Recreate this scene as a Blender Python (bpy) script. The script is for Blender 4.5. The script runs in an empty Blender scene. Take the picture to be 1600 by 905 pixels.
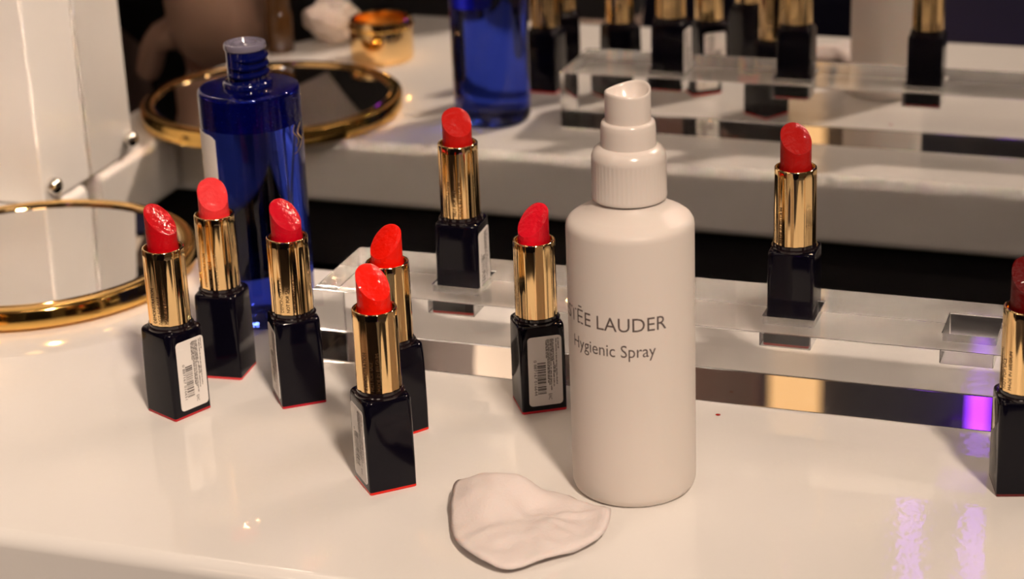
import bpy, bmesh, math, random
from mathutils import Vector, Matrix, noise

random.seed(7)
S = bpy.context.scene
COL = S.collection
PI = math.pi
CM = 0.01

# ------------------------------------------------------------------ camera, world, light, exposure
# world frame: counter top is z = 0, the wall mirror is the plane y = 0.866, +x runs to the right along it (metres)
cam_d = bpy.data.cameras.new('camera')
cam = bpy.data.objects.new('camera', cam_d)
COL.objects.link(cam)
rt = Vector((0.94315684, 0.3302125, -0.03761492))
up = Vector((-0.08949027, 0.36132811, 0.92813441))
fw = Vector((-0.32007291, 0.87201015, -0.37033988))
cam.matrix_world = Matrix(((rt.x, up.x, -fw.x, 0.0), (rt.y, up.y, -fw.y, 0.0), (rt.z, up.z, -fw.z, 0.33), (0, 0, 0, 1)))
cam_d.sensor_width = 36.0
cam_d.lens = 3319.33 / 1600 * 36
cam_d.clip_start = 0.02
cam_d.clip_end = 30
cam_d.dof.use_dof = True
cam_d.dof.focus_distance = 0.735
cam_d.dof.aperture_fstop = 13.5
S.camera = cam

W = bpy.data.worlds.new('world')
S.world = W
W.use_nodes = True
W.node_tree.nodes['Background'].inputs['Color'].default_value = (1.0, 0.72, 0.5, 1)
W.node_tree.nodes['Background'].inputs['Strength'].default_value = 0.05


def area(name, loc, target, size, power, color, shape='DISK', size_y=None):
    d = bpy.data.lights.new(name, 'AREA')
    d.shape = shape
    d.size = size
    if size_y:
        d.size_y = size_y
    d.energy = power
    d.color = color
    o = bpy.data.objects.new(name, d)
    COL.objects.link(o)
    o.location = loc
    o.rotation_euler = (Vector(target) - Vector(loc)).to_track_quat('-Z', 'Y').to_euler()
    return o


WARM = (1.0, 0.79, 0.63)
key = area('key_spot', (1.28, -1.34, 2.59), (-0.80, 0.62, 0), 0.34, 8.8, WARM)
key.data.spread = math.radians(38)
area('side_spot', (1.35, 0.45, 1.30), (-0.2, 0.66, 0), 0.12, 1.0, WARM)
area('left_spot', (-1.25, -0.55, 1.55), (-0.4, 0.7, 0), 0.3, 4.5, WARM)
for lx, ly, lp in ((-0.9, -0.5, 2.0), (-0.1, -0.3, 1.4), (0.2, 0.35, 0.7), (-1.1, 0.35, 2.0)):
    area('ceiling_spot', (lx, ly, 2.1), (lx + (-0.3 - lx) * 0.7, ly + (0.6 - ly) * 0.7, 0), 0.36, lp, WARM)

ww = area('added_wall_fill', (-1.9, -1.7, 2.2), (-1.95, -2.5, 1.7), 0.4, 17, WARM, 'RECTANGLE', 1.0)  # added fill light without a known fixture, brightens the cream panel for reflections
ww.data.spread = math.radians(110)

vs = S.view_settings
vs.view_transform = 'Standard'
vs.look = 'None'
vs.exposure = -0.23
vs.gamma = 1.0
vs.use_curve_mapping = False
cy = S.cycles
cy.max_bounces = 20
cy.transmission_bounces = 16
cy.glossy_bounces = 8
cy.diffuse_bounces = 4
cy.transparent_max_bounces = 16
cy.caustics_reflective = True
cy.caustics_refractive = True
cy.sample_clamp_indirect = 0.0
cy.blur_glossy = 0.2
cy.use_denoising = True


# ------------------------------------------------------------------ materials
def lin(r, g, b):
    f = lambda c: (c / 255 / 12.92) if c <= 10 else ((c / 255 + 0.055) / 1.055) ** 2.4
    return (f(r), f(g), f(b), 1.0)


def mat(name, color, rough=0.4, metal=0.0, coat=0.0, bump=0.0, bscale=200.0, vary=0.0, vscale=30.0,
        trans=0.0, ior=1.5, sss=0.0, detail=3.0, bdist=0.001, coat_rough=0.03, spec=0.5):
    m = bpy.data.materials.new(name)
    m.use_nodes = True
    nt = m.node_tree
    b = nt.nodes['Principled BSDF']
    b.inputs['Base Color'].default_value = color
    b.inputs['Roughness'].default_value = rough
    b.inputs['Metallic'].default_value = metal
    b.inputs['Coat Weight'].default_value = coat
    b.inputs['Specular IOR Level'].default_value = spec
    b.inputs['Coat Roughness'].default_value = coat_rough
    b.inputs['Transmission Weight'].default_value = trans
    b.inputs['IOR'].default_value = ior
    if sss:
        b.inputs['Subsurface Weight'].default_value = sss
        b.inputs['Subsurface Radius'].default_value = (0.004, 0.002, 0.0015)
    tc = nt.nodes.new('ShaderNodeTexCoord')
    if vary:
        n = nt.nodes.new('ShaderNodeTexNoise')
        n.inputs['Scale'].default_value = vscale
        n.inputs['Detail'].default_value = 4
        nt.links.new(tc.outputs['Object'], n.inputs['Vector'])
        mx = nt.nodes.new('ShaderNodeMixRGB')
        mx.blend_type = 'MULTIPLY'
        mx.inputs['Fac'].default_value = 1.0
        rp = nt.nodes.new('ShaderNodeValToRGB')
        rp.color_ramp.elements[0].position = 0.3
        rp.color_ramp.elements[1].position = 0.7
        k = 1 - vary
        rp.color_ramp.elements[0].color = (k, k, k, 1)
        rp.color_ramp.elements[1].color = (1, 1, 1, 1)
        nt.links.new(n.outputs['Fac'], rp.inputs['Fac'])
        mx.inputs['Color1'].default_value = color
        nt.links.new(rp.outputs['Color'], mx.inputs['Color2'])
        nt.links.new(mx.outputs['Color'], b.inputs['Base Color'])
    if bump:
        n = nt.nodes.new('ShaderNodeTexNoise')
        n.inputs['Scale'].default_value = bscale
        n.inputs['Detail'].default_value = detail
        nt.links.new(tc.outputs['Object'], n.inputs['Vector'])
        bp = nt.nodes.new('ShaderNodeBump')
        bp.inputs['Strength'].default_value = bump
        bp.inputs['Distance'].default_value = bdist
        nt.links.new(n.outputs['Fac'], bp.inputs['Height'])
        nt.links.new(bp.outputs['Normal'], b.inputs['Normal'])
        if coat:
            nt.links.new(bp.outputs['Normal'], b.inputs['Coat Normal'])
    return m


def emit(name, color, strength):
    m = bpy.data.materials.new(name)
    m.use_nodes = True
    nt = m.node_tree
    nt.nodes.remove(nt.nodes['Principled BSDF'])
    e = nt.nodes.new('ShaderNodeEmission')
    e.inputs['Color'].default_value = color
    e.inputs['Strength'].default_value = strength
    nt.links.new(e.outputs[0], nt.nodes['Material Output'].inputs['Surface'])
    return m


M_COUNTER = mat('white lacquer', (0.80, 0.78, 0.75, 1), 0.035, bump=0.05, bscale=300, vary=0.03, vscale=8, detail=1.0, bdist=0.0006)
M_PANEL = mat('white panel lacquer', (0.80, 0.78, 0.75, 1), 0.25, vary=0.03)
M_BLACKGLOSS = mat('black laminate', (0.0025, 0.0022, 0.0025, 1), 0.45, vary=0.3, spec=0.02)
M_MIRROR = mat('silvered mirror', (0.77, 0.76, 0.75, 1), 0.004, 1.0)
M_ACRYL = mat('clear acrylic', (1, 1, 1, 1), 0.0, trans=1.0, ior=1.49)
M_STRIP = mat('polished strip', (0.62, 0.56, 0.56, 1), 0.06, 1.0, vary=0.08, vscale=60)
M_NAVY = mat('blue black plastic', (0.0025, 0.002, 0.006, 1), 0.09, bump=0.02, bscale=60, spec=0.26)
M_COLLAR = mat('dark collar', (0.010, 0.006, 0.008, 1), 0.12, coat=0.3)
M_GOLD = mat('polished gold', (1.0, 0.70, 0.34, 1), 0.07, 1.0, bump=0.015, bscale=40)
M_GOLDTRAY = mat('yellow gold rim', (1.0, 0.62, 0.18, 1), 0.10, 1.0, bump=0.03, bscale=30)
M_INK = mat('dark print', (0.045, 0.03, 0.025, 1), 0.5)
M_INKGOLD = mat('etched print', (0.06, 0.03, 0.01, 1), 0.4)
M_STICK = mat('paper sticker', (0.80, 0.77, 0.74, 1), 0.45, vary=0.03)
M_SPRAY = mat('white bottle plastic', (0.71, 0.65, 0.60, 1), 0.45, sss=0.15, spec=0.3)
M_CAPW = mat('white cap plastic', (0.72, 0.655, 0.605, 1), 0.22, coat=0.3, sss=0.15)
M_COTTON = mat('cotton', (0.74, 0.665, 0.64, 1), 0.9, bump=0.35, bscale=900, sss=0.2, bdist=0.0006)
M_BLUE = mat('cobalt clear plastic', (0.035, 0.07, 0.60, 1), 0.02, trans=1.0, ior=1.42)
M_BLUEFOAM = mat('blue foam', (0.010, 0.018, 0.20, 1), 0.3, bump=0.6, bscale=500, vary=0.5, vscale=900)
M_BUBBLE = mat('pale bubble', (0.4, 0.43, 0.8, 1), 0.15)
M_SEAL = mat('milky plug', (0.42, 0.39, 0.52, 1), 0.15, trans=0.6, coat=0.4)
M_CHROME = mat('chrome', (0.75, 0.73, 0.70, 1), 0.12, 1.0)
M_DISC = mat('vanity mirror glass', (0.86, 0.85, 0.83, 1), 0.01, 1.0)
M_UNDER = mat('tray underside', (0.5, 0.42, 0.34, 1), 0.4)
M_TISSUE = mat('tissue paper', (0.85, 0.74, 0.66, 1), 0.9, bump=0.3, bscale=300)
M_AMBER = mat('brown glass', (0.10, 0.045, 0.015, 1), 0.15, coat=0.4)
M_FLOOR = mat('grey brown floor', (0.15, 0.12, 0.115, 1), 0.4, vary=0.3, vscale=4)
M_CEIL = mat('ceiling paint', (0.25, 0.2, 0.17, 1), 0.8, vary=0.05)
M_WALLC = mat('copper wall', (0.20, 0.075, 0.04, 1), 0.5, vary=0.2, vscale=3)
M_WALLN = mat('navy wall', (0.02, 0.02, 0.06, 1), 0.5, vary=0.2, vscale=3)
M_WALLW = mat('cream wall', (0.7, 0.6, 0.5, 1), 0.6, vary=0.1, vscale=3)
M_GLOW = emit('warm backlit panel', (1.0, 0.55, 0.22, 1), 1.5)
M_PURPLE = emit('purple lamp glow', (0.26, 0.03, 0.9, 1), 6.0)
M_COAT = mat('brown coat wool', (0.035, 0.027, 0.025, 1), 0.9, bump=0.3, bscale=300)
M_SLEEVE = mat('beige cuff', (0.35, 0.26, 0.22, 1), 0.9)
M_BLACKCL = mat('black cloth', (0.006, 0.005, 0.006, 1), 0.85, bump=0.3, bscale=300)
M_BLOUSE = mat('grey blouse', (0.27, 0.22, 0.20, 1), 0.9, bump=0.3, bscale=300)
M_SKIN = mat('skin', (0.42, 0.27, 0.21, 1), 0.5, sss=0.1)
M_HAIR = mat('dark hair', (0.02, 0.012, 0.008, 1), 0.5)
M_EYE = mat('eye', (0.03, 0.02, 0.02, 1), 0.1)


def shade_mat(name, rgb):
    c = lin(*rgb)
    c = (c[0] * 0.85, c[1] * 0.8, c[2] * 0.8, 1)
    m = mat(name, c, 0.45, bump=0.5, bscale=560, detail=2.0, bdist=0.0007, spec=0.1, coat=0.35, coat_rough=0.09)
    return m


# ------------------------------------------------------------------ mesh helpers
def link(name, bm, m, parent=None, smooth=True, angle=35, bevel=0.0, seg=2):
    me = bpy.data.meshes.new(name)
    bmesh.ops.recalc_face_normals(bm, faces=bm.faces)
    bm.to_mesh(me)
    bm.free()
    return link_me(name, me, m, parent, smooth, angle, bevel, seg)


def link_me(name, me, m, parent=None, smooth=True, angle=35, bevel=0.0, seg=2):
    if m is not None:
        me.materials.append(m)
    o = bpy.data.objects.new(name, me)
    COL.objects.link(o)
    if parent:
        o.parent = parent
    if smooth:
        for p in me.polygons:
            p.use_smooth = True
        try:
            me.set_sharp_from_angle(angle=math.radians(angle))
        except Exception:
            pass
    if bevel:
        b = o.modifiers.new('bevel', 'BEVEL')
        b.width = bevel
        b.segments = seg
        b.limit_method = 'ANGLE'
        b.angle_limit = math.radians(38)
        b.harden_normals = True
    return o


def tag(o, label, cat, group=None):
    o['label'] = label
    o['category'] = cat
    if group:
        o['group'] = group
    return o


def empty(name, loc, rz=0.0):
    o = bpy.data.objects.new(name, None)
    o.empty_display_size = 0.02
    o.location = loc
    o.rotation_euler = (0, 0, rz)
    COL.objects.link(o)
    return o


def box_bm(x0, x1, y0, y1, z0, z1, bm=None):
    bm = bm or bmesh.new()
    v = [bm.verts.new((x, y, z)) for z in (z0, z1) for x, y in ((x0, y0), (x1, y0), (x1, y1), (x0, y1))]
    for f in ((0, 3, 2, 1), (4, 5, 6, 7), (0, 1, 5, 4), (1, 2, 6, 5), (2, 3, 7, 6), (3, 0, 4, 7)):
        bm.faces.new([v[i] for i in f])
    return bm


def lathe(profile, seg=48, bm=None, cx=0.0, cy=0.0):
    """profile: list of (r, z) in metres; r = 0 ends close to a point"""
    bm = bm or bmesh.new()
    rings = []
    for r, z in profile:
        if r <= 1e-9:
            rings.append([bm.verts.new((cx, cy, z))])
        else:
            rings.append([bm.verts.new((cx + r * math.cos(2 * PI * k / seg), cy + r * math.sin(2 * PI * k / seg), z)) for k in range(seg)])
    for a, b in zip(rings, rings[1:]):
        for k in range(seg):
            j = (k + 1) % seg
            if len(a) == 1 and len(b) == 1:
                continue
            if len(a) == 1:
                bm.faces.new((a[0], b[j], b[k]))
            elif len(b) == 1:
                bm.faces.new((a[k], a[j], b[0]))
            else:
                bm.faces.new((a[k], a[j], b[j], b[k]))
    return bm


def cm(profile):
    return [(r * CM, z * CM) for r, z in profile]


def torus_bm(R, r, z, seg=40, ms=8, a0=0.0, a1=2 * PI, rise=0.0, bm=None):
    bm = bm or bmesh.new()
    closed = abs(a1 - a0 - 2 * PI) < 1e-6 and not rise
    n = seg if closed else seg + 1
    rings = []
    for i in range(n):
        t = i / seg
        a = a0 + (a1 - a0) * t
        k = 1.0 if closed else min(1.0, 6 * t, 6 * (1 - t)) * 0.9 + 0.1
        rings.append([bm.verts.new(((R + r * k * math.cos(b)) * math.cos(a), (R + r * k * math.cos(b)) * math.sin(a), z + rise * t + r * k * math.sin(b)))
                      for b in [2 * PI * j / ms for j in range(ms)]])
    m = n if closed else n - 1
    for i in range(m):
        A, B = rings[i], rings[(i + 1) % n]
        for j in range(ms):
            bm.faces.new((A[j], B[j], B[(j + 1) % ms], A[(j + 1) % ms]))
    if not closed:
        bm.faces.new(rings[0])
        bm.faces.new(rings[-1][::-1])
    return bm


def round_square(s, r, n=5):
    """outline of a square of side s with corner radius r, counter-clockwise from -45 degrees"""
    h = s / 2 - r
    pts = []
    for cx, cyy, a0 in ((h, -h, -PI / 2), (h, h, 0), (-h, h, PI / 2), (-h, -h, PI)):
        for i in range(n + 1):
            a = a0 + PI / 2 * i / n
            pts.append((cx + r * math.cos(a), cyy + r * math.sin(a)))
    return pts


def loft(sections, bm=None):
    """sections: list of (outline, z); closed outlines of equal length; capped"""
    bm = bm or bmesh.new()
    rings = [[bm.verts.new((x, y, z)) for x, y in o] for o, z in sections]
    n = len(rings[0])
    for a, b in zip(rings, rings[1:]):
        for k in range(n):
            j = (k + 1) % n
            bm.faces.new((a[k], a[j], b[j], b[k]))
    bm.faces.new(rings[0][::-1])
    bm.faces.new(rings[-1])
    return bm


def text_mesh(body):
    c = bpy.data.curves.new('writing', 'FONT')
    c.body = body
    c.resolution_u = 3
    o = bpy.data.objects.new('writing', c)
    COL.objects.link(o)
    bpy.context.view_layer.update()
    dg = bpy.context.evaluated_depsgraph_get()
    me = bpy.data.meshes.new_from_object(o.evaluated_get(dg))
    bpy.data.objects.remove(o)
    bpy.data.curves.remove(c)
    return me


_text_cache = {}


def text_verts(body):
    """(verts 2D normalised to width 1 x cap box, faces, aspect)"""
    if body not in _text_cache:
        me = text_mesh(body)
        vs_ = [(v.co.x, v.co.y) for v in me.vertices]
        fs = [tuple(p.vertices) for p in me.polygons]
        x0 = min(v[0] for v in vs_)
        x1 = max(v[0] for v in vs_)
        bpy.data.meshes.remove(me)
        _text_cache[body] = ([(x - x0, y) for x, y in vs_], fs, x1 - x0)
    return _text_cache[body]


CAP = 0.69  # cap height of the built-in font at size 1


def add_text(bm, body, width, cap, place):
    vv, ff, w = text_verts(body)
    vs_ = [bm.verts.new(place(x / w * width, y / CAP * cap)) for x, y in vv]
    for f in ff:
        try:
            bm.faces.new([vs_[i] for i in f])
        except ValueError:
            pass


# ------------------------------------------------------------------ the setting
def struct(o, label=None):
    o['kind'] = 'structure'
    if label:
        o['label'] = label
    return o


FZ = -0.92
struct(link('floor', box_bm(-3.2, 2.2, -2.6, 1.0, FZ - 0.05, FZ), M_FLOOR), 'dark shop floor below the counter')
struct(link('ceiling', box_bm(-3.2, 2.2, -2.6, 1.0, 3.2, 3.25), M_CEIL), 'dim ceiling above the counter')
struct(link('wall_back', box_bm(-3.2, 2.2, 0.8795, 0.98, FZ, 3.2), M_BLACKGLOSS), 'dark wall that carries the big mirror')
wf = struct(link('wall_front', box_bm(-3.2, 2.2, -2.6, -2.5, FZ, 3.2), M_WALLN), 'far shop wall behind the photographer')
for nm, x0, x1, z0, m in (('cream_panel', -3.2, -1.35, 1.36, M_WALLW), ('copper_panel', -1.33, -0.97, 0.9, M_WALLC)):
    link(nm, box_bm(x0, x1, -2.5, -2.46, z0, 2.35), m, wf)

# counter
def slab_outline():
    return [(0.55, 0.529), (0.55, 0.783), (-0.535, 0.783), (-0.535, 0.862), (-0.575, 0.862), (-0.575, 0.68), (-0.553, 0.615), (-0.500, 0.529)]


counter = empty('display_counter', (-0.4, 0.65, FZ))
tag(counter, 'white glossy lacquered display counter with rounded front edge', 'counter')


def local(o, parent):
    o.parent = parent
    o.matrix_parent_inverse = Matrix.Translation(-parent.location)
    return o


top = link('worktop', loft([(slab_outline(), -0.035), (slab_outline(), 0.0)]), M_COUNTER, None, bevel=0.005, seg=4)
local(top, counter)
local(link('front_fascia', box_bm(-0.485, 0.54, 0.535, 0.56, -0.5, -0.0352), M_COUNTER, None), counter)
cab = [(0.53, 0.561), (0.53, 0.862), (-0.56, 0.862), (-0.56, 0.685), (-0.538, 0.62), (-0.485, 0.561)]
local(link('cabinet_body', loft([(cab, FZ), (cab, -0.0352)]), M_BLACKGLOSS, None), counter)

mir = link('wall_mirror', box_bm(-1.45, 0.75, 0.8662, 0.879, -0.034, 1.1), M_MIRROR)
tag(mir, 'large upright wall mirror reflecting the whole counter display behind it', 'mirror')

# white upright panel at the left, between counter and mirror
pan = empty('white_panel', (-0.75, 0.845, 0.0))
tag(pan, 'tall white upright panel standing at the mirror behind the gold-rimmed disc', 'panel')
local(link('board', box_bm(-1.15, -0.5365, 0.8225, 0.8655, 0.0005, 0.62), M_PANEL, None, bevel=0.0015), pan)
local(link('board_foot', box_bm(-1.15, -0.60, 0.823, 0.8655, FZ, 0.0005), M_PANEL, None), pan)
pg = bmesh.new()
bmesh.ops.create_uvsphere(pg, u_segments=20, v_segments=12, radius=0.0042)
bmesh.ops.translate(pg, verts=pg.verts, vec=(-0.5345, 0.8290, 0.0090))
o = local(link('knob', pg, M_CHROME, None), pan)
o['label'] = 'small round chrome knob'

# ------------------------------------------------------------------ gold rimmed round vanity mirror lying on the counter
vm = empty('vanity_mirror', (-0.49476, 0.7452, 0.0))
tag(vm, 'round vanity mirror with thick gold rim lying flat by the white panel', 'mirror')
link('rim', lathe(cm([(6.35, 0.98), (6.45, 1.02), (6.75, 1.02), (6.93, 0.99), (7.0, 0.92), (7.0, 0.22), (6.9, 0.14), (6.3, 0.12), (6.2, 0.5), (6.35, 0.90), (6.35, 0.98)]), 96), M_GOLDTRAY, vm, angle=50)
link('glass', lathe(cm([(0, 0.93), (6.0, 0.93), (6.36, 0.90), (6.36, 0.6), (0, 0.6)]), 96), M_DISC, vm)
link('underside', lathe(cm([(0, 0.0), (5.6, 0.0), (6.1, 0.12), (6.25, 0.5), (0, 0.5)]), 64), M_UNDER, vm)
# thin bright inner bead
link('inner_bead', torus_bm(0.0637, 0.0007, 0.0098, 96, 8), M_GOLD, vm)

# ------------------------------------------------------------------ acrylic lipstick stand
AX0, AX1, AY0, AY1, AH, HD = -0.335, -0.030, 0.6893, 0.7363, 0.0298, 0.0096
HOLE = 0.0190
hy = 0.7142
hxs = [-0.2817, -0.2168, -0.1519, -0.0867]
xs = [AX0]
for hx in hxs:
    xs += [hx - HOLE / 2, hx + HOLE / 2]
xs.append(AX1)
ys = [AY0, hy - HOLE / 2, hy + HOLE / 2, AY1]


def acrylic_bm():
    bm = bmesh.new()
    z0 = 0.0002
    cache = {}

    def V(x, y, z):
        k = (round(x, 6), round(y, 6), round(z, 6))
        if k not in cache:
            cache[k] = bm.verts.new((x, y, z))
        return cache[k]
    nx, ny = len(xs) - 1, len(ys) - 1
    hole = lambda i, j: j == 1 and i % 2 == 1 and 0 <= i < nx
    for i in range(nx):
        for j in range(ny):
            h = AH - HD if hole(i, j) else AH
            f = bm.faces.new((V(xs[i], ys[j], h), V(xs[i + 1], ys[j], h), V(xs[i + 1], ys[j + 1], h), V(xs[i], ys[j + 1], h)))
            if hole(i, j):
                f.material_index = 1
            bm.faces.new((V(xs[i], ys[j], z0), V(xs[i], ys[j + 1], z0), V(xs[i + 1], ys[j + 1], z0), V(xs[i + 1], ys[j], z0)))
            if hole(i, j):
                a = [(xs[i], ys[j]), (xs[i + 1], ys[j]), (xs[i + 1], ys[j + 1]), (xs[i], ys[j + 1])]
                for k in range(4):
                    p, q = a[k], a[(k + 1) % 4]
                    bm.faces.new((V(p[0], p[1], AH), V(q[0], q[1], AH), V(q[0], q[1], h), V(p[0], p[1], h))).material_index = 1
    for i in range(nx):
        for y in (ys[0], ys[-1]):
            bm.faces.new((V(xs[i], y, z0), V(xs[i + 1], y, z0), V(xs[i + 1], y, AH), V(xs[i], y, AH)))
    for j in range(ny):
        for x in (xs[0], xs[-1]):
            bm.faces.new((V(x, ys[j], z0), V(x, ys[j + 1], z0), V(x, ys[j + 1], AH), V(x, ys[j], AH)))
    return bm


stand = link('acrylic_stand', acrylic_bm(), M_ACRYL, bevel=0.0004, seg=2)
stand.data.materials.append(mat('milled acrylic socket', (1, 1, 1, 1), 0.22, trans=1.0, ior=1.49))
tag(stand, 'long clear acrylic block with square sockets holding lipsticks at counter back', 'display stand')

# ------------------------------------------------------------------ lipsticks
BS = 1.72     # base side, cm
BASE_Z0, BASE_Z1 = 0.10, 3.42
TUBE_Z0, TUBE_Z1, TUBE_R = 3.60, 6.48, 0.765
BUL_R = 0.56
CAMXY = Vector((0.0, 0.0))

base_me = bottom_me = collar_me = tube_me = None


def cmo(o):
    return [(x * CM, y * CM) for x, y in o]


def make_shared():
    global base_me, bottom_me, collar_me, tube_me
    N = 5
    secs = [(cmo(round_square(BS * 0.975, 0.08, N)), BASE_Z0 * CM), (cmo(round_square(BS * 0.985, 0.10, N)), 1.0 * CM),
            (cmo(round_square(BS, 0.20, N)), 2.4 * CM), (cmo(round_square(BS, 0.28, N)), 3.26 * CM),
            (cmo(round_square(BS - 0.03, 0.29, N)), 3.35 * CM), (cmo(round_square(BS - 0.10, 0.29, N)), 3.40 * CM),
            (cmo(round_square(BS - 0.22, 0.27, N)), BASE_Z1 * CM)]
    bm = loft(secs)
    base_me = bpy.data.meshes.new('base')
    bmesh.ops.recalc_face_normals(bm, faces=bm.faces)
    bm.to_mesh(base_me)
    bm.free()
    bm = loft([(cmo(round_square(BS * 0.955, 0.08, N)), 0.0), (cmo(round_square(BS * 0.975, 0.08, N)), 0.015 * CM), (cmo(round_square(BS * 0.975, 0.08, N)), BASE_Z0 * CM)])
    bottom_me = bpy.data.meshes.new('bottom_plate')
    bmesh.ops.recalc_face_normals(bm, faces=bm.faces)
    bm.to_mesh(bottom_me)
    bm.free()
    bm = lathe(cm([(0, 3.40), (0.86, 3.40), (0.86, 3.47), (0.83, 3.50), (0.79, 3.50), (0.79, 3.62), (0, 3.62)]), 48)
    collar_me = bpy.data.meshes.new('collar')
    bmesh.ops.recalc_face_normals(bm, faces=bm.faces)
    bm.to_mesh(collar_me)
    bm.free()
    bm = bmesh.new()
    seg = 112
    prof = [(0.60, 3.62, 0), (TUBE_R - 0.02, 3.62, 1), (TUBE_R, 3.64, 1), (TUBE_R, 4.3, 1), (TUBE_R, 5.0, 0.9), (TUBE_R, 5.7, 0.7), (TUBE_R, TUBE_Z1 - 0.3, 0.5), (TUBE_R, TUBE_Z1 - 0.05, 0.3), (TUBE_R - 0.015, TUBE_Z1 - 0.015, 0.2),
            (TUBE_R - 0.04, TUBE_Z1, 0), (TUBE_R - 0.085, TUBE_Z1 - 0.005, 0), (TUBE_R - 0.10, TUBE_Z1 - 0.03, 0), (TUBE_R - 0.11, 5.6, 0), (0.60, 5.55, 0)]
    rings = [[bm.verts.new(((r + fl * 0.012 * math.cos(14 * 2 * PI * k / seg)) * CM * math.cos(2 * PI * k / seg), (r + fl * 0.012 * math.cos(14 * 2 * PI * k / seg)) * CM * math.sin(2 * PI * k / seg), z * CM)) for k in range(seg)] for r, z, fl in prof]
    for a, b in zip(rings, rings[1:]):
        for k in range(seg):
            j = (k + 1) % seg
            bm.faces.new((a[k], a[j], b[j], b[k]))
    tube_me = bpy.data.meshes.new('tube')
    bmesh.ops.recalc_face_normals(bm, faces=bm.faces)
    bm.to_mesh(tube_me)
    bm.free()


make_shared()


def share(name, me, m, parent):
    me2 = me
    if not me.materials:
        me.materials.append(m)
    o = bpy.data.objects.new(name, me2)
    COL.objects.link(o)
    o.parent = parent
    for p in me.polygons:
        p.use_smooth = True
    me.set_sharp_from_angle(angle=math.radians(40))
    if me.materials[0] != m:
        o.material_slots[0].link = 'OBJECT'
        o.material_slots[0].material = m
    return o


def smin(a, b, k):
    h = max(0.0, min(1.0, 0.5 + 0.5 * (b - a) / k))
    return b * (1 - h) + a * h - k * h * (1 - h)


def bullet_bm(dirang, slope, mid, top, seed):
    """lipstick bullet: round stick with an oblique tear-drop cut; dirang is where the cut faces"""
    bm = bmesh.new()
    seg = 40
    z0 = 5.62
    prof = [(0.0, z0), (BUL_R, z0)]
    for z in (5.9, 6.2, 6.4, 6.6, 6.75, 6.9, 7.05, 7.2, 7.35):
        if z < top - 0.42:
            prof.append((BUL_R, z))
    n = 12
    hd = 0.42
    for i in range(n + 1):
        a = PI / 2 * i / n
        prof.append((BUL_R * math.cos(a) if i < n else 0.0, top - hd + hd * math.sin(a)))
    c, s = math.cos(dirang), math.sin(dirang)
    rings = []
    off = Vector((seed * 3.1, seed * 1.7, 0))

    def pt(r, a, z):
        x, y = r * math.cos(a), r * math.sin(a)
        d = x * c + y * s
        e = -x * s + y * c
        zc = mid - slope * d - 0.12 * (e * e) / (BUL_R ** 2) + 0.05 * math.cos(3.0 * d)
        zc += 0.018 * noise.noise(Vector((x * 6, y * 6, 0)) + off)
        zz = smin(z, zc, 0.09) if z > 6.3 else z
        return (x * CM, y * CM, zz * CM)
    for r, z in prof:
        if r == 0:
            rings.append([bm.verts.new(pt(0, 0, z))])
        else:
            rings.append([bm.verts.new(pt(r, 2 * PI * k / seg, z)) for k in range(seg)])
    for a, b in zip(rings, rings[1:]):
        for k in range(seg):
            j = (k + 1) % seg
            if len(a) == 1:
                bm.faces.new((a[0], b[j], b[k]))
            elif len(b) == 1:
                bm.faces.new((a[k], a[j], b[0]))
            else:
                bm.faces.new((a[k], a[j], b[j], b[k]))
    return bm


# sticker: local u to the right, v up on the face
def face_place(face, off):
    h = BS / 2 * CM * 0.995 + off

    def p(u, v):
        u *= CM
        v *= CM
        x, y = {3: (u, -h), 0: (h, u), 1: (-u, h), 2: (-h, -u)}[face]
        return (x, y, v)
    return p


def rr_outline(w, h, r, n=4):
    pts = []
    for cx, cyy, a0 in ((w / 2 - r, -h / 2 + r, -PI / 2), (w / 2 - r, h / 2 - r, 0), (-w / 2 + r, h / 2 - r, PI / 2), (-w / 2 + r, -h / 2 + r, PI)):
        for i in range(n + 1):
            a = a0 + PI / 2 * i / n
            pts.append((cx + r * math.cos(a), cyy + r * math.sin(a)))
    return pts


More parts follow.
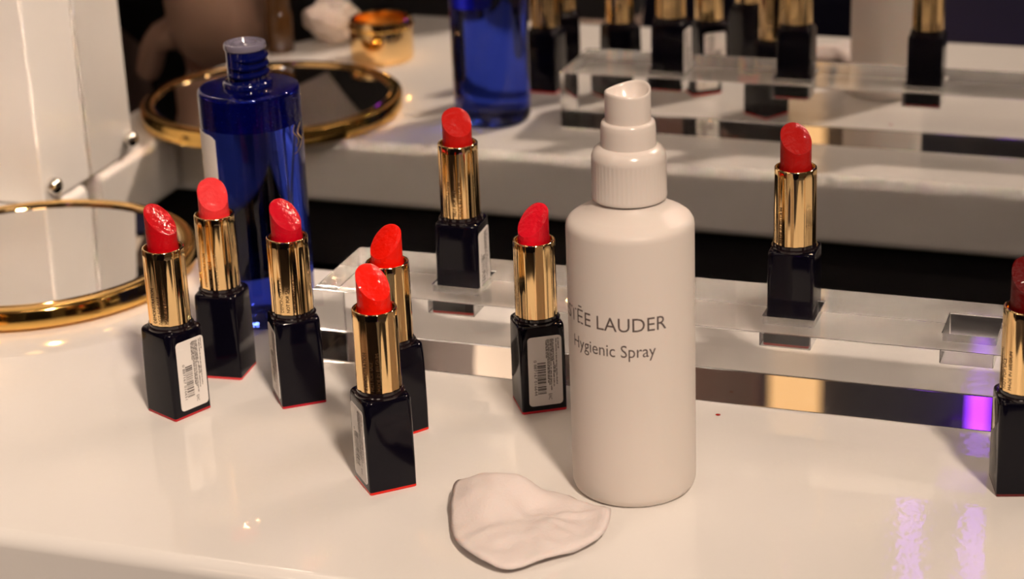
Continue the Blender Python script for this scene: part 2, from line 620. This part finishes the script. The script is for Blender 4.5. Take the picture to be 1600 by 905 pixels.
def make_sticker(parent, face, digits, u0=0.06):
    w, h, vc = 1.26, 2.72, 1.66
    bm = bmesh.new()
    out = rr_outline(w, h, 0.14)
    pi_, po = face_place(face, -0.00012), face_place(face, 0.00012)
    a = [bm.verts.new(pi_(u + u0, v + vc)) for u, v in out]
    b = [bm.verts.new(po(u + u0, v + vc)) for u, v in out]
    n = len(a)
    bm.faces.new(b)
    for k in range(n):
        bm.faces.new((a[k], a[(k + 1) % n], b[(k + 1) % n], b[k]))
    st = link('sticker', bm, M_STICK, parent, smooth=False)
    st['label'] = 'white paper sticker with barcode and small print'
    P = face_place(face, 0.00016)
    rnd = random.Random(digits)
    # barcode: bars across, stacked downwards
    bm = bmesh.new()

    def rect(u_a, u_b, v_a, v_b):
        q = [bm.verts.new(P(u + u0, v + vc)) for u, v in ((u_a, v_a), (u_b, v_a), (u_b, v_b), (u_a, v_b))]
        bm.faces.new(q)
    v = 0.34
    while v > -0.88:
        t = rnd.choice((0.014, 0.014, 0.028, 0.042))
        rect(-0.30, 0.02, v - t, v)
        v -= t + rnd.choice((0.016, 0.016, 0.03, 0.042))
    link('barcode', bm, M_INK, st, smooth=False)
    # writing that runs down the label
    bm = bmesh.new()

    def col(body, u, vtop, length, cap):
        add_text(bm, body, length, cap, lambda x, y: P(u + y + u0, vtop - x + vc))
    col(digits, -0.42, 0.46, 1.40, 0.10)
    col('EAC', 0.10, -0.92, 0.24, 0.12)
    # small print that the photograph does not resolve: rows of word-long bars
    for i, (u, vt, vb) in enumerate(((0.50, 1.26, 0.86), (0.42, 1.24, -0.55), (0.36, 0.20, -0.10), (0.31, 1.24, -0.62), (0.26, 1.24, 0.4), (0.21, 1.24, -0.80), (0.15, 1.24, -0.55), (0.10, 1.24, -0.45), (0.05, 1.20, 0.52))):
        v = vt
        while v > vb:
            L = min(rnd.uniform(0.06, 0.20), v - vb + 0.02)
            k = v
            while k > v - L:
                g = rnd.uniform(0.018, 0.03)
                hgt = rnd.choice((0.03, 0.04, 0.045))
                rect(u - 0.015, u - 0.015 + hgt, k - g * 0.72, k)
                k -= g
            v -= L + 0.035
    link('small_print', bm, M_INK, st, smooth=False)


def make_lettering(parent, ang):
    """three lines that climb the tube, dark print wrapped on the gold"""
    bm = bmesh.new()
    R = (TUBE_R + 0.014) * CM
    for i, (body, ln) in enumerate((('DEMONSTRATION', 1.36), ('NOT FOR SALE', 1.06), ('MADE IN BELGIUM', 1.36))):
        a0 = ang + (i - 1) * 0.235 / TUBE_R

        def place(x, y, a0=a0):
            a = a0 - (y - 0.06) / TUBE_R
            return (R * math.cos(a), R * math.sin(a), (3.74 + x) * CM)
        add_text(bm, body, ln, 0.125, place)
    t = [c for c in parent.children if c.name.startswith('tube')][0]
    link('lettering', bm, M_INKGOLD, t, smooth=False)


LIP = 'open tester lipsticks with gold tubes on navy bases'


def lipstick(x, y, z, th, rgb, label, cut, letter=None, sticker=None, u0=0.06):
    """cut = (facing relative to the camera in degrees, slope, middle height, top height)"""
    t = empty('lipstick', (x * CM, y * CM, z * CM), math.radians(th))
    tag(t, label, 'lipstick', LIP)
    toc = math.atan2(CAMXY.y - y * CM, CAMXY.x - x * CM) - math.radians(th)   # direction to the camera in the thing's frame
    m = shade_mat('lipstick shade', rgb)
    share('base', base_me, M_NAVY, t)
    mp = mat('bottom shade plate', lin(*[min(255, int(c * 0.85) + 8) for c in rgb]), 0.25)
    share('bottom_plate', bottom_me, mp, t)
    share('collar', collar_me, M_COLLAR, t)
    share('tube', tube_me, M_GOLD, t)
    f, sl, mid, topz = cut
    o = link('bullet', bullet_bm(toc + math.radians(f), sl, mid, topz, x), m, t, angle=60)
    if letter is not None:
        make_lettering(t, toc + math.radians(letter))
    if sticker:
        make_sticker(t, sticker[0], sticker[1], u0)
    return t


lipstick(-36.64, 63.37, 0, 65.9, (196, 10, 24), 'crimson lipstick nearest the gold-rimmed disc, large barcode sticker facing front',
         (48, 0.95, 7.58, 8.25), -28, (3, '0 887167 016651'), 0.10)
lipstick(-36.43, 67.07, 0, 5.4, (238, 62, 66), 'coral pink lipstick in front of the blue bottle, second from the disc',
         (10, 1.0, 7.30, 7.95), -28)
lipstick(-32.68, 65.47, 0, 37.4, (205, 8, 36), 'raspberry red lipstick right of the blue bottle, sticker on its left side',
         (38, 0.95, 7.36, 8.0), -12, (2, '0 887167 016651'), 0.0)
lipstick(-26.88, 59.87, 0, 42.0, (246, 26, 6), 'orange red lipstick standing nearest the counter front, before its twin',
         (30, 0.95, 7.42, 8.12), -18, (2, '0 887167 016651'), 0.0)
lipstick(-28.10, 63.95, 0, 54.3, (250, 24, 4), 'orange red lipstick half hidden behind another of the same shade',
         (-42, 0.95, 7.28, 7.92), None, (0, '0 887167 016651'), 0.0)
lipstick(-28.17, 71.42, AH * 100 - HD * 100, 3.0, (196, 26, 20), 'brick red lipstick in the leftmost socket of the acrylic block',
         (14, 0.9, 7.34, 7.90), -18, (0, '0 887167 016651'), 0.0)
lipstick(-23.78, 67.26, 0, 32.1, (240, 22, 46), 'hot pink lipstick beside the white spray bottle, barcode sticker facing front',
         (-45, 1.0, 7.28, 7.92), -76, (3, '0 887167 016644'), 0.06)
lipstick(-21.68, 71.42, AH * 100 - HD * 100, 1.0, (190, 24, 28), 'lipstick in the acrylic block hidden by the spray bottle, seen in the mirror',
         (0, 0.95, 7.35, 8.0), -10)
lipstick(-15.19, 71.42, AH * 100 - HD * 100, 0.4, (176, 20, 16), 'dull red lipstick in the acrylic socket right of the spray bottle',
         (22, 0.85, 7.58, 8.22), -58)
lipstick(-6.20, 65.12, 0, 16.0, (98, 0, 2), 'dark maroon lipstick at the end of the metal strip, cut by the frame',
         (25, 0.95, 7.55, 8.28), -52)

# ------------------------------------------------------------------ white spray bottle
sb = empty('spray_bottle', (-0.1861, 0.6202, 0.0))
tag(sb, 'white plastic spray bottle with grey lettering standing behind the cotton pad', 'bottle')
link('body', lathe(cm([(0, 0.06), (1.6, 0.05), (1.72, 0.0), (1.90, 0.03), (2.02, 0.14), (2.08, 0.32), (2.09, 0.6), (2.09, 9.34), (2.07, 9.48), (2.00, 9.60), (1.88, 9.69), (1.60, 9.83), (1.36, 9.97), (1.25, 10.1), (1.12, 10.25), (1.10, 10.5), (0, 10.5)]), 80), M_SPRAY, sb, angle=60)
# ribbed collar
bm = bmesh.new()
seg = 150
rings = []
for rr_, z, rib in ((1.16, 10.30, 0), (1.215, 10.32, 0), (1.225, 10.42, 0), (1.215, 10.46, 1), (1.205, 11.55, 1), (1.205, 11.62, 0), (1.20, 11.72, 0), (1.14, 11.90, 0), (1.03, 12.0, 0), (0.92, 12.06, 0), (0.84, 12.08, 0), (0, 12.08, 0)):
    if rr_ == 0:
        rings.append([bm.verts.new((0, 0, z * CM))])
    else:
        rings.append([bm.verts.new(((rr_ - (0.018 if rib and k % 3 == 0 else 0)) * CM * math.cos(2 * PI * k / seg), (rr_ - (0.018 if rib and k % 3 == 0 else 0)) * CM * math.sin(2 * PI * k / seg), z * CM)) for k in range(seg)])
for a, b in zip(rings, rings[1:]):
    for k in range(seg):
        j = (k + 1) % seg
        if len(b) == 1:
            bm.faces.new((a[k], a[j], b[0]))
        else:
            bm.faces.new((a[k], a[j], b[j], b[k]))
link('collar', bm, M_CAPW, sb, angle=50)
link('sleeve', lathe(cm([(0.80, 12.0), (0.90, 12.05), (0.885, 12.6), (0.87, 12.78), (0.84, 12.85), (0.76, 12.87), (0.70, 12.87), (0, 12.87)]), 64), M_CAPW, sb, angle=60)
# nozzle hood with scooped, slanting mouth
bm = bmesh.new()
seg = 64
ca = math.atan2(-0.6205, 0.1852)
rings = []


def mouth(a):
    d = a - ca          # 0 = towards the camera
    return 13.88 - 0.06 * math.cos(d) + 0.04 * math.sin(d) - 0.06 * math.cos(2 * (d - 0.75))


hood = [(0.725, lambda a: 12.80), (0.735, lambda a: 13.0), (0.74, lambda a: mouth(a) - 0.10), (0.735, lambda a: mouth(a) - 0.02), (0.71, lambda a: mouth(a)), (0.67, lambda a: mouth(a) - 0.02), (0.65, lambda a: mouth(a) - 0.08), (0.52, lambda a: 13.45 - 0.05 * math.cos(a - ca)), (0.3, lambda a: 13.3)]
for r, zf in hood:
    rings.append([bm.verts.new((r * CM * math.cos(2 * PI * k / seg), r * CM * math.sin(2 * PI * k / seg), zf(2 * PI * k / seg) * CM)) for k in range(seg)])
for a, b in zip(rings, rings[1:]):
    for k in range(seg):
        j = (k + 1) % seg
        bm.faces.new((a[k], a[j], b[j], b[k]))
bm.faces.new(rings[-1])
bm.faces.new(rings[0][::-1])
link('nozzle', bm, M_CAPW, sb, angle=60)
# lettering wrapped on the body
bm = bmesh.new()
R = 2.094


def wrap(a_mid, width, z):
    return lambda x, y: (R * CM * math.cos(ca + math.radians(a_mid) + (x - width / 2) / R), R * CM * math.sin(ca + math.radians(a_mid) + (x - width / 2) / R), (z + y) * CM)


add_text(bm, 'EST\u0112E LAUDER', 4.25, 0.47, wrap(-26.8, 4.20, 6.42))
add_text(bm, 'Hygienic Spray', 3.10, 0.42, wrap(-21.0, 3.10, 5.53))
link('lettering', bm, mat('grey lettering', (0.11, 0.085, 0.08, 1), 0.5), sb, smooth=False)

# ------------------------------------------------------------------ blue bottle
bb = empty('blue_bottle', (-0.3752, 0.7285, 0.0))
tag(bb, 'tall cobalt blue bottle without cap behind the lipsticks, foam at the top', 'bottle')
link('body', lathe(cm([(0, 0.10), (1.55, 0.08), (1.72, 0.0), (1.90, 0.06), (1.99, 0.22), (2.02, 0.5), (2.03, 9.55), (2.01, 9.66), (1.94, 9.72), (1.84, 9.735), (0.98, 9.76), (0, 9.76)]), 80), M_BLUE, bb, angle=50)
link('foam', lathe(cm([(0, 8.35), (1.90, 8.30), (1.95, 8.4), (1.95, 9.55), (1.9, 9.62), (0, 9.62)]), 64), M_BLUEFOAM, bb)
bm = bmesh.new()
rb = random.Random(3)
for k in range(70):
    a = rb.uniform(-PI, 0.3)
    z = rb.uniform(8.3, 9.5)
    bmesh.ops.create_icosphere(bm, subdivisions=1, radius=rb.uniform(0.008, 0.022) * CM, matrix=Matrix.Translation((1.985 * CM * math.cos(a), 1.985 * CM * math.sin(a), z * CM)))
o = link('bubbles', bm, M_BUBBLE, bb)
o['kind'] = 'stuff'
nk = link('neck', lathe(cm([(0, 9.765), (0.98, 9.765), (0.98, 9.93), (0.93, 9.98), (0.77, 10.0), (0.77, 11.26), (0.74, 11.29), (0, 11.29)]), 56), mat('cobalt neck', (0.003, 0.006, 0.10, 1), 0.04, trans=0.35, coat=0.6), bb, angle=50)
for k in range(3):
    link('thread', torus_bm(0.0077, 0.0013, (10.26 + 0.33 * k) * CM, 44, 8, -2.6 + k * 0.4, -2.6 + k * 0.4 + 5.2, 0.0012), nk.data.materials[0], nk)
link('plug', lathe(cm([(0.74, 11.20), (0.82, 11.26), (0.84, 11.30), (0.84, 11.44), (0.82, 11.50), (0.76, 11.53), (0.66, 11.53), (0.62, 11.45), (0.54, 11.45), (0.51, 11.51), (0.44, 11.51), (0.39, 11.42), (0.20, 11.40), (0.16, 11.47), (0.10, 11.47), (0.07, 11.36), (0, 11.36)]), 56), M_SEAL, bb, angle=40)
# paper label seen edge on at the left of the bottle
cb = math.atan2(-0.7285, 0.3752)
bm = bmesh.new()
R2 = 2.045
out = rr_outline(1.9, 3.1, 0.16)
va = []
for rr_ in (R2 - 0.012, R2 + 0.004):
    rows = []
    for i in range(13):
        u = -0.95 + 1.9 * i / 12
        e = 0.16 if (i in (0, 12)) else (0.05 if i in (1, 11) else 0.0)
        a = cb + math.radians(-73) + u / R2
        rows.append([bm.verts.new((rr_ * CM * math.cos(a), rr_ * CM * math.sin(a), z * CM)) for z in (5.6 + e, 6.4, 7.3, 8.15 - e)])
    for i in range(12):
        for j in range(3):
            bm.faces.new((rows[i][j], rows[i + 1][j], rows[i + 1][j + 1], rows[i][j + 1]))
    va.append(rows)
edge = lambda rows: [r[0] for r in rows] + rows[-1][1:] + [r[-1] for r in rows[::-1]][1:] + rows[0][::-1][1:-1]
A, B = edge(va[0]), edge(va[1])
for k in range(len(A)):
    j = (k + 1) % len(A)
    bm.faces.new((A[k], A[j], B[j], B[k]))
o = link('label', bm, M_STICK, bb)
o['label'] = 'plain pale paper label wrapped round the left side'
# gold ornament lines at the right side (monogram strokes)
bm = bmesh.new()


def stroke(pts, w=0.022):
    # thin ribbon on the cylinder through (angle deg from camera, z)
    prev = None
    for i, (a, z) in enumerate(pts):
        q = pts[min(i + 1, len(pts) - 1)]
        p = pts[max(i - 1, 0)]
        dx, dz = math.radians(q[0] - p[0]) * 2.04, q[1] - p[1]
        L = math.hypot(dx, dz) or 1
        nx, nz = -dz / L * w, dx / L * w
        pair = []
        for s in (-1, 1):
            aa = cb + math.radians(a) + s * nx / 2.04
            pair.append(bm.verts.new((2.036 * CM * math.cos(aa), 2.036 * CM * math.sin(aa), (z + s * nz) * CM)))
        if prev:
            bm.faces.new((prev[0], pair[0], pair[1], prev[1]))
        prev = pair


stroke([(52 + 26 * t / 12, 7.15 + 0.55 * (t / 12) ** 1.6) for t in range(13)])
stroke([(57 + 5 * math.sin(t * 0.5), 7.4 + 0.9 * t / 12) for t in range(13)])
stroke([(66 + 5 * math.sin(2 + t * 0.5), 7.6 + 0.8 * t / 12) for t in range(13)])
link('ornament', bm, M_GOLD, bb)

# ------------------------------------------------------------------ cotton pad
OUT = [(-23.91, 58.42), (-24.09, 59.33), (-23.81, 59.99), (-23.19, 60.21), (-22.36, 60.14), (-21.84, 59.94), (-21.01, 60.05), (-20.4, 60.0), (-19.75, 59.65), (-18.95, 59.3), (-18.51, 58.9), (-18.32, 58.1), (-18.43, 57.27), (-18.94, 56.52), (-19.4, 55.96), (-19.85, 55.41), (-20.25, 55.0), (-20.68, 54.72), (-21.37, 54.86), (-22.2, 55.36), (-22.94, 56.16), (-23.47, 57.15)]
pcx = sum(p[0] for p in OUT) / len(OUT)
pcy = sum(p[1] for p in OUT) / len(OUT)
# catmull-rom resampling of the outline
rim = []
n = len(OUT)
for i in range(n):
    p0, p1, p2, p3 = OUT[i - 1], OUT[i], OUT[(i + 1) % n], OUT[(i + 2) % n]
    for k in range(4):
        t = k / 4
        rim.append(tuple(0.5 * (2 * p1[c] + (p2[c] - p0[c]) * t + (2 * p0[c] - 5 * p1[c] + 4 * p2[c] - p3[c]) * t * t + (3 * p1[c] - p0[c] - 3 * p2[c] + p3[c]) * t ** 3) - (pcx, pcy)[c] for c in (0, 1)))
bm = bmesh.new()
NR = 16
layers = []
for side in (1, 0):
    rings = [[None] * len(rim) for _ in range(NR + 1)]
    ctr = None
    for i in range(NR + 1):
        f = i / NR
        for k, (x, y) in enumerate(rim):
            X, Y = x * f, y * f
            wav = noise.noise(Vector((X * 0.7 + 3, Y * 0.7, 0.3))) * 0.22 + noise.noise(Vector((X * 1.8, Y * 1.8, 4.0))) * 0.10
            lobe = 0.55 * math.exp(-(((X + 1.5) / 1.25) ** 4 + ((Y - 1.1) / 1.2) ** 4)) + 0.22 * math.exp(-(((X + 0.3) / 0.8) ** 2 + ((Y - 1.5) / 0.4) ** 2)) - 0.20 * math.exp(-(((X + 0.2) / 1.2) ** 2 + ((Y - 0.7) / 0.7) ** 2))
            fold = 0.10 * math.exp(-((Y - 0.25 * (X - 0.6) - 0.55) / 0.16) ** 2) * max(0, min(1, X - 0.2)) + 0.08 * math.exp(-((Y + 0.35 * (X - 0.6) - 0.3) / 0.12) ** 2) * max(0, min(1, X - 0.2))
            lift = 0.16 * f ** 6 * max(0, math.sin(2.6 * math.atan2(Y, X) + 0.7))
            z = 0.30 + wav * (0.6 + 0.4 * f) + lobe + fold + lift
            z = max(0.16, z)
            th = 0.26 * math.sqrt(max(0, 1 - f ** 8))
            zz = z + th / 2 if side else max(0.012, z - th / 2 - (0.5 * (1 - f) if z > 0.3 else 0))
            if i == 0:
                if ctr is None:
                    ctr = bm.verts.new(((pcx) * CM, (pcy) * CM, zz * CM))
                rings[0][k] = ctr
            elif i == NR and side == 0:
                rings[i][k] = layers[0][NR][k]
            else:
                rings[i][k] = bm.verts.new(((X + pcx) * CM, (Y + pcy) * CM, zz * CM))
    layers.append(rings)
    m_ = len(rim)
    for i in range(NR):
        for k in range(m_):
            j = (k + 1) % m_
            if i == 0:
                bm.faces.new((rings[0][0], rings[1][k], rings[1][j]))
            else:
                bm.faces.new((rings[i][k], rings[i + 1][k], rings[i + 1][j], rings[i][j]))
pad = link('cotton_pad', bm, M_COTTON, angle=180)
tag(pad, 'crumpled white cotton pad lying before the white spray bottle', 'cotton pad')

# tiny crumb of lipstick on the counter
bm = bmesh.new()
bmesh.ops.create_icosphere(bm, subdivisions=2, radius=0.0007)
for v in bm.verts:
    v.co.z *= 0.35
    v.co.x *= 1.4
    v.co += Vector((noise.noise(v.co * 2000), noise.noise(v.co * 2000 + Vector((5, 5, 5))), 0)) * 0.0001
bmesh.ops.translate(bm, verts=bm.verts, vec=(-0.1718, 0.6791, 0.00025))
tag(link('lipstick_crumb', bm, shade_mat('crumb red', (180, 20, 15))), 'tiny red crumb on the counter right of the spray bottle', 'crumb')

# ------------------------------------------------------------------ things outside the frame that the mirror shows
jl = empty('gold_jar_lid', (-0.478, 0.632, 0.0))
tag(jl, 'gold jar lid standing open side up, seen only in the mirror', 'lid')
link('shell', lathe(cm([(0, 0.0), (1.7, 0.0), (1.8, 0.08), (1.85, 0.3), (1.85, 2.3), (1.80, 2.45), (1.68, 2.5), (1.58, 2.42), (1.55, 0.6), (0, 0.6)]), 56), M_GOLD, jl)
link('rim_band', torus_bm(0.01855, 0.0009, 0.0205, 56, 8), M_GOLDTRAY, jl)
link('liner', lathe(cm([(0, 0.62), (1.5, 0.62), (1.5, 0.8), (0, 0.8)]), 40), M_UNDER, jl)

bm = bmesh.new()
bmesh.ops.create_icosphere(bm, subdivisions=4, radius=0.017)
for v in bm.verts:
    d = 1 + 0.35 * noise.noise(v.co * 70) + 0.2 * noise.noise(v.co * 160)
    v.co *= d
    v.co.z = max(v.co.z * 0.8, -0.0125)
bmesh.ops.translate(bm, verts=bm.verts, vec=(-0.522, 0.598, 0.0128))
tag(link('crumpled_tissue', bm, M_TISSUE, angle=30), 'crumpled pinkish tissue beside the gold lid, seen only in the mirror', 'tissue')

am = empty('brown_bottle', (-0.545, 0.628, 0.0))
tag(am, 'small brown capped bottle beyond the vanity mirror, seen only in the mirror', 'bottle')
link('body', lathe(cm([(0, 0), (0.75, 0), (0.8, 0.08), (0.8, 2.3), (0.7, 2.45), (0, 2.45)]), 36), M_AMBER, am)
link('cap', lathe(cm([(0, 2.45), (0.72, 2.45), (0.72, 4.2), (0.65, 4.28), (0, 4.28)]), 36), M_AMBER, am)

# lamps and glowing panel on the far shop wall
gp = link('backlit_panel', box_bm(-0.935, -0.828, -2.4598, -2.44, 0.9, 1.95), M_GLOW)
tag(gp, 'narrow warm backlit panel on the far wall, seen only reflected in the strip', 'light panel')
for x, z0, z1 in ((-0.487, 1.52, 2.12), (-0.625, 1.84, 2.16)):
    bm = lathe([(0, z0), (0.016, z0), (0.022, z0 + 0.03), (0.022, z1 - 0.03), (0.016, z1), (0, z1)], 20)
    bmesh.ops.translate(bm, verts=bm.verts, vec=(x, -2.46, 0))
    tag(link('purple_lamp', bm, M_PURPLE), '%s purple tube lamp on the far wall, seen only as a reflection' % ('longer' if x > -0.55 else 'shorter'), 'lamp')
bm = lathe([(0, FZ), (0.06, FZ), (0.06, FZ + 0.02), (0.02, FZ + 0.03), (0.02, -0.15), (0, -0.15)], 20)
bmesh.ops.translate(bm, verts=bm.verts, vec=(0.42, -0.25, 0))
tag(link('purple_lamp', bm, emit('purple floor glow', (0.35, 0.10, 0.9, 1), 0.9)), 'purple standing tube lamp on the shop floor, seen only in the gold tubes', 'lamp')


# ------------------------------------------------------------------ two customers, seen only in the mirror
def person(label, x, y, coat, hands, lean=0.0, rz=0.0, hem=0.78):
    t = empty('person', (x, y, FZ), rz)
    tag(t, label, 'person')
    bm = bmesh.new()
    lay = bm.verts.layers.skin.verify()

    def V(p, r):
        v = bm.verts.new(p)
        v[lay].radius = (r, r) if not isinstance(r, tuple) else r
        return v

    def chain(start, pts):
        prev = start
        for p, r in pts:
            v = V(p, r)
            bm.edges.new((prev, v))
            prev = v
        return prev
    pel = V((0, 0, 0.95), (0.15, 0.11))
    pel[lay].use_root = True
    ch = chain(pel, [((0, 0.0 + lean * 0.3, 1.12), (0.13, 0.10)), ((0, lean * 0.7, 1.30), (0.155, 0.11)), ((0, lean, 1.42), (0.12, 0.085))])
    nk_ = chain(ch, [((0, lean + 0.01, 1.50), 0.055), ((0, lean + 0.03, 1.57), 0.065), ((0, lean + 0.04, 1.64), (0.08, 0.095)), ((0, lean + 0.035, 1.71), (0.065, 0.08))])
    for s, hd in zip((-1, 1), hands):
        sh = chain(ch, [((s * 0.17, lean, 1.40), 0.062)])
        h = Vector(hd)
        e = Vector((s * 0.24, lean + 0.05, 1.13)).lerp(h, 0.12)
        w = e.lerp(h, 0.92)
        wr = chain(sh, [(Vector((s * 0.21, lean + 0.02, 1.28)), 0.052), (e, 0.045), (e.lerp(w, 0.5), 0.038), (w, 0.027)])
        d = (w - e).normalized()
        sd = d.cross(Vector((0, 0, 1))).normalized()
        palm = chain(wr, [(w + d * 0.045, (0.034, 0.018))])
        for k, (o_, L) in enumerate(((-0.027, 0.062), (-0.009, 0.075), (0.009, 0.07), (0.027, 0.055))):
            b0 = w + d * 0.085 + sd * o_
            chain(palm, [(b0, 0.0095), (b0 + d * L * 0.55 - Vector((0, 0, 0.006)), 0.0085), (b0 + d * L - Vector((0, 0, 0.02)), 0.007)])
        chain(palm, [(w + d * 0.05 - sd * s * -0.045, 0.010), (w + d * 0.085 - sd * s * -0.06, 0.008)])
    for s in (-1, 1):
        chain(pel, [((s * 0.09, 0, 0.86), 0.09), ((s * 0.10, 0.015, 0.5), 0.058), ((s * 0.10, 0, 0.30), 0.052), ((s * 0.10, -0.02, 0.09), 0.038), ((s * 0.105, 0.08, 0.045), (0.04, 0.035)), ((s * 0.11, 0.17, 0.032), (0.035, 0.028))])
    me = bpy.data.meshes.new('body')
    bm.to_mesh(me)
    bm.free()
    o = bpy.data.objects.new('body', me)
    COL.objects.link(o)
    o.modifiers.new('skin', 'SKIN').use_smooth_shade = True
    o.modifiers.new('sub', 'SUBSURF').levels = 1
    bpy.context.view_layer.update()
    dg = bpy.context.evaluated_depsgraph_get()
    me2 = bpy.data.meshes.new_from_object(o.evaluated_get(dg))
    bpy.data.objects.remove(o)
    for m in (coat, M_BLACKCL, M_SKIN, M_SLEEVE):
        me2.materials.append(m)
    hv = [Vector(h) for h in hands]
    for p in me2.polygons:
        c = p.center
        dh = min((c - h).length for h in hv)
        p.use_smooth = True
        p.material_index = 2 if (c.z > 1.50 or dh < 0.11) else 3 if dh < 0.15 else 1 if c.z < hem else 0
    b = bpy.data.objects.new('body', me2)
    COL.objects.link(b)
    b.parent = t
    bm = bmesh.new()
    bmesh.ops.create_uvsphere(bm, u_segments=20, v_segments=14, radius=1.0)
    for v in bm.verts:
        v.co = Vector((v.co.x * 0.095, v.co.y * 0.11 + lean + 0.015, v.co.z * 0.12 + 1.68))
    bmesh.ops.delete(bm, geom=[v for v in bm.verts if v.co.y > lean + 0.085 and v.co.z < 1.72], context='VERTS')
    link('hair', bm, M_HAIR, t)
    for s in (-1, 1):
        bm = bmesh.new()
        bmesh.ops.create_uvsphere(bm, u_segments=10, v_segments=8, radius=0.012, matrix=Matrix.Translation((s * 0.032, lean + 0.125, 1.655)))
        link('eye', bm, M_EYE, t)
    bm = bmesh.new()
    bmesh.ops.create_cone(bm, segments=10, radius1=0.016, radius2=0.008, depth=0.04, matrix=Matrix.Translation((0, lean + 0.135, 1.63)))
    link('nose', bm, M_SKIN, t)


person('person in a brown grey coat leaning to the counter, seen only in the mirror', -0.815, 0.655, M_COAT, ((-0.22, 0.02, 0.76), (0.228, -0.03, 0.955)))
person('person in black skirt and grey blouse beside the brown coat, seen only in the mirror', -0.635, 0.39, M_BLOUSE, ((-0.20, 0.06, 0.76), (0.22, 0.06, 0.76)), hem=1.04)

pl = link('navy_filler', box_bm(-0.20, 0.30, 0.36, 0.50, FZ, -0.012), mat('navy plinth', (0.004, 0.004, 0.018, 1), 0.35, vary=0.3), bevel=0.003)  # added box, put in so the mirror stays dark here instead of showing floor
tag(pl, 'dark navy plinth added in front of the counter as a dark backdrop, seen only in the mirror', 'filler')
